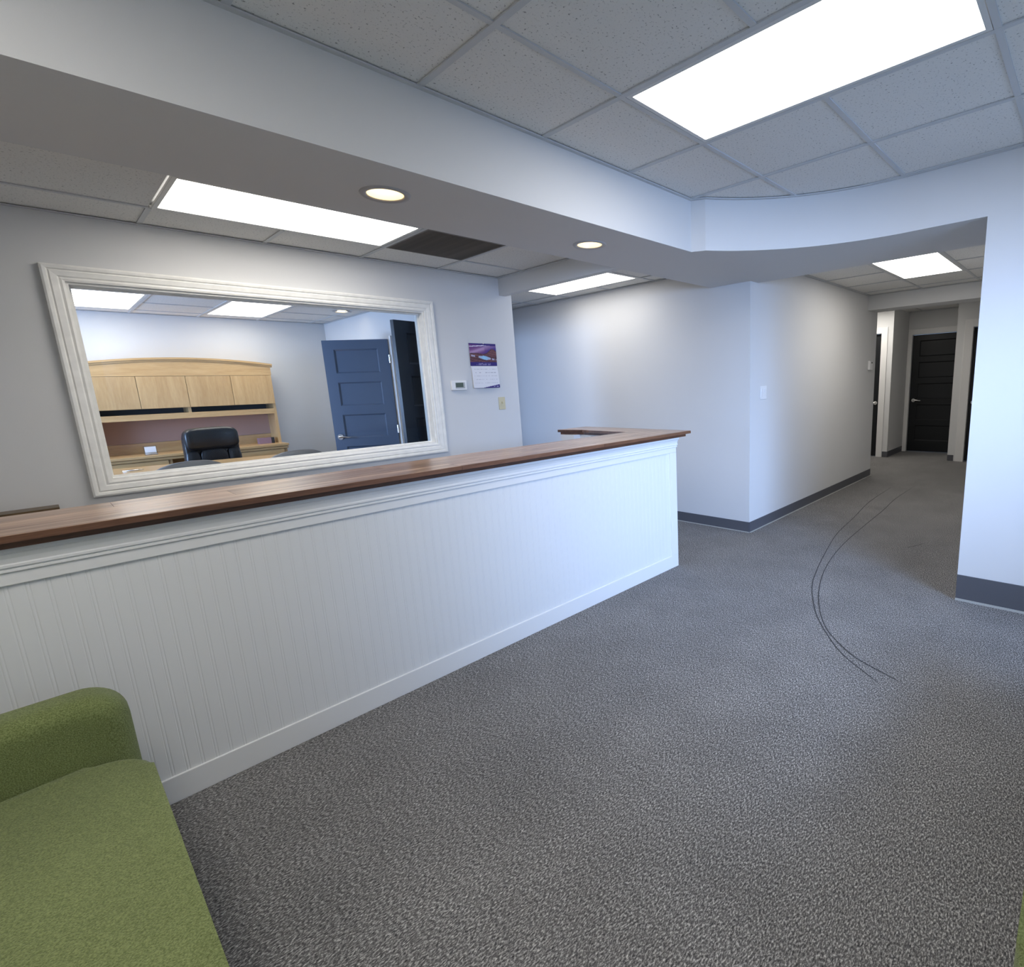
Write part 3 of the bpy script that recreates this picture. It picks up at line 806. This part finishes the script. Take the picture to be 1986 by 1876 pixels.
def datepage(u, v):
    edge = .005+.155*max(0, (u-.32)/.68)
    if v < edge: 
        if .05 < v < .085 and .72 < u < .95 and hsh(int(u*50), 3) > .4: return (.5, .5, .65)
        return NAVY
    for r in range(5):
        zc = .86-.155*r
        if abs(v-zc) < .010 and hsh(int(u*34), r, 1) > .42 and .06 < u < .94: return (.44, .44, .50)
    if abs(v-.955) < .008 and .1 < u < .9: return (.45, .45, .52)
    return (.74, .74, .78)
t = thing('wall_calendar', 'hanging wall calendar with purple mountain photo above a white date page', 'calendar', (2.80, YW, 1.635))
print_grid('picture_page', t, -.138, .140, .002, .200, 84, 62, picture, lambda u, v: -.006-.003*math.sin(PI*v), PRINT)
def curl(u, v): return -.008-.030*(1-v)**0.8*(1-.35*(1-v))
print_grid('date_page', t, -.136, .138, -.196, .0, 70, 56, datepage, curl, PRINT)
def curl2(u, v): return -.004-.019*(1-v)**0.8
bm = bmesh.new(); 
g = [[(bm.verts.new((-.136+.274*u, -.003-.0195*(1-v)**.8, -.196*(1-v)))) for u in (0, 1)] for v in [k/8 for k in range(9)]]
for a, b in zip(g[:-1], g[1:]): bm.faces.new((a[0], a[1], b[1], b[0]))
o = obj('page_stack', bm, PAPER, t, True, True); sol = o.modifiers.new('thick', 'SOLIDIFY'); sol.thickness = .003; sol.offset = 0
bm = cyl(bmesh.new(), (0.005, -.010, .197), .004, .012, 'Y', 12); obj('nail', bm, NICKEL, t, True, True)

t = thing('light_switch', 'ivory toggle light switch on the wall below the calendar', 'switch', (2.962, YW, 1.292))
obj('plate', bx(-.036, .036, -.006, 0, -.058, .058, bev=.004), IVORY, t, local=True)
bm = bx(-.005, .005, -.022, -.004, -.002, .016, bev=.002); obj('toggle', bm, IVORY, t, local=True)
for z in (-.030, .030): obj('screw', cyl(bmesh.new(), (0, -.0065, z), .004, .002, 'Y', 10), IVORY, t, local=True)

# corridor wall: rocker switch and thermostat
t = thing('rocker_switch', 'white rocker light switch on the corridor wall near the corner', 'switch', (4.553, YK, 1.302))
obj('plate', bx(-.062, .062, -.006, 0, -.062, .062, bev=.004), WHITEPL, t, local=True)
for sx in (-.029, .029):
    bm = bmesh.new(); box(bm, sx-.019, sx+.019, -.011, -.004, .001, .036, bev=.001); box(bm, sx-.019, sx+.019, -.0085, -.004, -.036, -.001, bev=.001)
    obj('rocker', bm, WHITEPL, t, local=True)
t = thing('wall_sensor', 'small white thermostat with a little dark display at the far end of the corridor wall', 'thermostat', (7.61, YK, 1.562))
obj('body', bx(-.055, .055, -.030, 0, -.062, .062, bev=.008, seg=3), WHITEPL, t, True, True, angle=math.radians(30))
obj('display', bx(-.005, .035, -.0315, -.028, .025, .045), LCD, t, local=True)

# low oak bookcase under the window at the far left
t = thing('low_bookcase', 'dark oak bookcase top edge showing behind the counter at the far left', 'bookcase', (-.40, 4.18, 0))
bx0, bx1, by0, by1, bh = XL+.02, .036, 4.12, 4.233, .890
obj('top', bx(bx0, bx1, by0-.01, by1, bh-.028, bh, bev=.002), OLIVEWOOD, t)
for x in (bx0, bx1-.03): obj('side_panel', bx(x, x+.02, by0, by1, .0, bh-.028), OLIVEWOOD, t)
for z in (.06, .33, .60): obj('shelf', bx(bx0+.02, bx1-.03, by0+.003, by1-.012, z, z+.02), OLIVEWOOD, t)
obj('back_panel', bx(bx0+.02, bx1-.03, by1-.010, by1, .0, bh-.028), OLIVEWOOD, t)

# ------------------------------------------------------------------ office furniture
HX0, HX1, HY = .385, 2.135, 8.0
t = thing('credenza_hutch', 'maple credenza with arched hutch and four cupboard doors against the office back wall', 'cabinet', (1.26, 8.15, 0))
CZ = .845
obj('credenza_top', bx(HX0-.02, HX1+.02, 7.80, 8.345, CZ-.030, CZ, bev=.004), MAPLEX, t)
bm = bmesh.new(); box(bm, HX0-.012, HX1+.012, 7.81, 8.340, CZ-.062, CZ-.032, bev=.005); obj('edge_moulding', bm, MAPLEX, t)
for x in (HX0, 0.97, 1.52, HX1-.03): obj('pedestal_panel', bx(x, x+.03, 7.83, 8.33, .0, CZ-.062), MAPLE, t)
for (a, b) in ((HX0+.03, .97), (1.55, HX1-.03)):
    for z0, z1 in ((.08, .36), (.365, .57), (.575, CZ-.066)):
        d = obj('drawer', bx(a+.004, b-.004, 7.82, 7.845, z0, z1, bev=.003), MAPLEX, t)
        obj('pull', bx((a+b)/2-.06, (a+b)/2+.06, 7.80, 7.822, (z0+z1)/2-.008, (z0+z1)/2+.008, bev=.003), NICKEL, d)
obj('modesty_panel', bx(1.0, 1.52, 8.10, 8.12, .1, CZ-.062), MAPLEX, t)
for x in (HX0, HX1-.028): obj('side_panel', bx(x, x+.028, HY+.015, 8.345, CZ, 1.805), MAPLE, t)
obj('tack_panel', bx(HX0+.028, HX1-.028, 8.325, 8.345, CZ+.115, 1.235), TACK, t)
obj('back_rail', bx(HX0+.028, HX1-.028, 8.318, 8.345, CZ, CZ+.113), MAPLEX, t)
obj('back_panel', bx(HX0+.028, HX1-.028, 8.33, 8.345, 1.236, 1.80), DARKGAP, t)
obj('shelf', bx(HX0+.028, HX1-.028, HY+.012, 8.32, 1.225, 1.290, bev=.003), MAPLEX, t)
obj('divider', bx(1.255, 1.283, HY+.02, 8.32, 1.291, 1.705), MAPLE, t)
obj('cupboard_floor', bx(HX0+.028, HX1-.028, HY+.05, 8.32, 1.350, 1.368), MAPLEX, t)
xb = [HX0+.004, .852, 1.277, 1.702, HX1-.004]
for a, b in zip(xb[:-1], xb[1:]): obj('cupboard_door', bx(a+.002, b-.002, HY-.006, HY+.014, 1.352, 1.706, bev=.002), MAPLE, t)
def arch(x): 
    u = (x-(HX0+HX1)/2)/((HX1-HX0)/2); return 1.808+.066*(1-u*u)
pts = [HX0+(HX1-HX0)*k/24 for k in range(25)]
bm = bmesh.new()
def sheet(bm, zlo, zhi, y0, y1, xs):
    R = []
    for x in xs: R.append([bm.verts.new((x, y0, zlo(x))), bm.verts.new((x, y0, zhi(x))), bm.verts.new((x, y1, zhi(x))), bm.verts.new((x, y1, zlo(x)))])
    for a, b in zip(R[:-1], R[1:]):
        for k in range(4): bm.faces.new((a[k], a[(k+1) % 4], b[(k+1) % 4], b[k]))
    bm.faces.new(R[0]); bm.faces.new(R[-1])
sheet(bm, lambda x: 1.710, arch, HY-.004, HY+.016, pts); obj('arched_fascia', bm, MAPLEX, t)
bm = bmesh.new(); pe = [HX0-.02+(HX1-HX0+.04)*k/24 for k in range(25)]
sheet(bm, lambda x: arch(x)+.001, lambda x: arch(x)+.020, HY-.014, 8.345, pe)
sheet(bm, lambda x: arch(x)+.020, lambda x: arch(x)+.042, HY-.026, 8.345, pe)
obj('arched_cornice', bm, MAPLEX, t)

t = thing('card_holder', 'clear acrylic card holder standing on the credenza left of the black chair', 'card holder', (.845, 7.93, CZ))
obj('tray', bx(-.055, .055, -.030, .030, 0.0005, .030, bev=.002), ACRYL, t, local=True)
bm = bx(-.047, .047, -.012, -.004, .006, .092); o = obj('card', bm, PAPER, t, local=True)
obj('back_plate', bx(-.055, .055, -.001, .006, .030, .10), ACRYL, t, local=True)
t = thing('card_box', 'mauve card box lying on the right end of the credenza', 'box', (1.98, 8.08, CZ))
obj('box_body', bx(-.085, .050, -.045, .045, .0005, .075, bev=.003), MAUVE, t, local=True)
obj('box_end', bx(.050, .085, -.045, .045, .0005, .075, bev=.003), BLACKPL, t, local=True)

# desk, turned slightly
t = thing('office_desk', 'maple office desk in front of the black leather chair', 'desk', (1.12, 6.58, 0), math.radians(-11))
dw, dd, dh = .98, .45, .795
obj('desktop', bx(-dw, dw, -dd, dd, dh-.030, dh, bev=.004), MAPLEX, t, local=True)
obj('edge_moulding', bx(-dw+.008, dw-.008, -dd+.008, dd-.008, dh-.062, dh-.0305, bev=.005), MAPLEX, t, local=True)
for s in (-1, 1): obj('pedestal', bx(s*dw-.03*s-.20-.2*s if s > 0 else -dw+.03, dw-.03 if s > 0 else -dw+.43, -dd+.10, dd-.04, 0, dh-.063), MAPLE, t, local=True)
obj('front_panel', bx(-dw+.43, dw-.43, -dd+.12, -dd+.14, .12, dh-.063), MAPLEX, t, local=True)
tp_ = tag(obj('pen', tube(bmesh.new(), [(.50, 6.76, dh+.006), (.60, 6.75, dh+.006), (.645, 6.745, dh+.006)], [.006, .006, .003], 10), NICKEL, None, True), 'silver pen lying on the left of the maple desk', 'pen')

# executive chair
t = thing('executive_chair', 'black leather executive chair between the desk and the credenza', 'chair', (1.27, 7.33, 0), 0.12)
def bulge(q): return Vector((q.x*(1-.10*max(0, -q.z)/.35), q.y-.05*(q.x/.25)**2, q.z))
obj('backrest', superell(bmesh.new(), (0, 0.02, .80), (.245, .075, .33), .35, .42, fn=lambda q: Vector((q.x, q.y-.07*(q.x/.25)**2, q.z))), LEATHER, t, True, True)
obj('headrest', superell(bmesh.new(), (0, -.040, 1.010), (.240, .078, .125), .50, .42, fn=lambda q: Vector((q.x, q.y-.05*(q.x/.25)**2, q.z))), LEATHER, t, True, True)
for s in (-1, 1): obj('side_bolster', superell(bmesh.new(), (s*.185, -.055, .70), (.070, .060, .21), .6, .6), LEATHER, t, True, True)
obj('lumbar_cushion', superell(bmesh.new(), (0, -.060, .72), (.130, .055, .19), .5, .4), LEATHER, t, True, True)
obj('seat', superell(bmesh.new(), (0, -.27, .47), (.27, .27, .075), .4, .35), LEATHER, t, True, True)
for s in (-1, 1):
    bm = tube(bmesh.new(), [(s*.27, -.02, .47), (s*.315, -.05, .60), (s*.315, -.12, .665), (s*.31, -.38, .665), (s*.30, -.44, .60), (s*.27, -.40, .46)], .022, 10)
    obj('armrest', bm, BLACKPL, t, True, True)
obj('gas_lift', cyl(bmesh.new(), (0, -.25, .25), .028, .34, 'Z', 16), BLACKPL, t, True, True)
for k in range(5):
    a = 2*PI*k/5+.3; p = lambda r, z: (r*math.cos(a), -.25+r*math.sin(a), z)
    l = obj('base_leg', tube(bmesh.new(), [p(.02, .12), p(.18, .10), p(.31, .075)], [.028, .022, .016], 10), BLACKPL, t, True, True)
    obj('caster', cyl(bmesh.new(), p(.31, .030), .030, .04, 'X', 14), BLACKPL, l, True, True)

# guest chairs with their backs to the window
def guest(x, y, rz, label):
    t = thing('guest_chair', label, 'chair', (x, y, 0), rz, group='grey guest chairs behind the window')
    def shape(q):
        return Vector((q.x, q.y+.06*(q.x/.23)**2, q.z-.055*max(0, q.z/.27)*(abs(q.x)/.23)**2.2))
    obj('backrest', superell(bmesh.new(), (0, 0, .715), (.268, .034, .245), .42, .30, fn=shape), CHAIRGREY, t, True, True)
    obj('seat', superell(bmesh.new(), (0, .28, .455), (.245, .245, .040), .4, .3), CHAIRGREY, t, True, True)
    for s in (-1, 1):
        obj('rear_leg', tube(bmesh.new(), [(s*.20, -.03, .012), (s*.20, .06, .42), (s*.19, .06, .62)], .0125, 10), BLACKPL, t, True, True)
        obj('front_leg', tube(bmesh.new(), [(s*.22, .50, .012), (s*.22, .46, .43)], .0125, 10), BLACKPL, t, True, True)
    return t
guest(.785, 5.32, .05, 'grey rounded guest chair behind the window, left one in front of the desk')
guest(1.535, 5.32, .05, 'grey rounded guest chair behind the window, right one nearer the blue door')

# ------------------------------------------------------------------ green settees
def settee(name, label, L):
    """local: front faces +x at x=0.76, arms at y=0..AT and y=L-AT..L, back at x=0"""
    t = thing(name, label, 'sofa')
    AT, SZ, AH = .150, .432, .617; D = .76
    def arm(y0):
        bm = bmesh.new(); R = .095; E = .055; xf = D-.012; rings = []
        def prof(d):
            p = [(0, .10), (xf-d, .10)]
            for k in range(11):
                a = PI/2*k/10; p.append((xf-R+(R-d)*math.cos(a), AH-R+(R-d)*math.sin(a)))
            return p+[(0, AH-d)]
        sl = [(E*(1-math.sin(PI/2*k/7)), E*(1-math.cos(PI/2*k/7))) for k in range(8)]
        ys = [(d, y) for d, y in sl]+[(d, AT-y) for d, y in sl[::-1]]
        for d, y in ys: rings.append([bm.verts.new((x, y0+y, z)) for x, z in prof(d)])
        n = len(rings[0])
        for a, b in zip(rings[:-1], rings[1:]):
            for i in range(n): bm.faces.new((a[i], a[(i+1) % n], b[(i+1) % n], b[i]))
        bm.faces.new(rings[0]); bm.faces.new(rings[-1])
        return bm
    for y in (0, L-AT): obj('arm', arm(y), GREEN, t, True, True, angle=math.radians(50))
    # seat cushion: plan outline with rounded front corners, softened edges
    bm = bmesh.new(); R = .13; x1 = D+.004; y0, y1 = AT+.003, L-AT-.003; pl = [(.10, y0)]
    for k in range(9): a = -PI/2+PI/2*k/8; pl.append((x1-R+R*math.cos(a), y0+R+R*math.sin(a)))
    for k in range(9): a = PI/2*k/8; pl.append((x1-R+R*math.cos(a), y1-R+R*math.sin(a)))
    pl.append((.10, y1)); nn = len(pl)
    A = [bm.verts.new((x, y, .27)) for x, y in pl]; B = [bm.verts.new((x, y, SZ)) for x, y in pl]
    for i in range(nn): bm.faces.new((A[i], A[(i+1) % nn], B[(i+1) % nn], B[i]))
    fa = bm.faces.new(A); fb = bm.faces.new(B)
    bmesh.ops.bevel(bm, geom=list(fb.edges)+list(fa.edges), offset=.028, segments=5, profile=.6, affect='EDGES')
    obj('seat', bm, GREEN, t, True, True, angle=math.radians(50))
    obj('base', bx(.06, D-.03, AT+.004, L-AT-.004, .10, .268, bev=.01), GREEN, t, local=True)
    obj('backrest', bx(.0, .20, AT+.004, L-AT-.004, .30, .80, bev=.05, seg=5), GREEN, t, True, True, angle=math.radians(50))
    for x in (.07, D-.09):
        for y in (.07, L-.07): obj('leg', cyl(bmesh.new(), (x, y, .05), .018, .10, 'Z', 14, .026), BLACKPL, t, True, True)
    return t
s1 = settee('green_settee', 'green settee at the lower left with its rounded arm against the white counter', 1.72)
s1.location = (-.692, 2.170-1.72, 0)
s2 = copy_tree(s1); s2['label'] = 'green settee at the lower right corner, only a sliver of its seat edge showing'
s2.location = (.70+1.72, -.755, 0); s2.rotation_euler = (0, 0, PI/2)
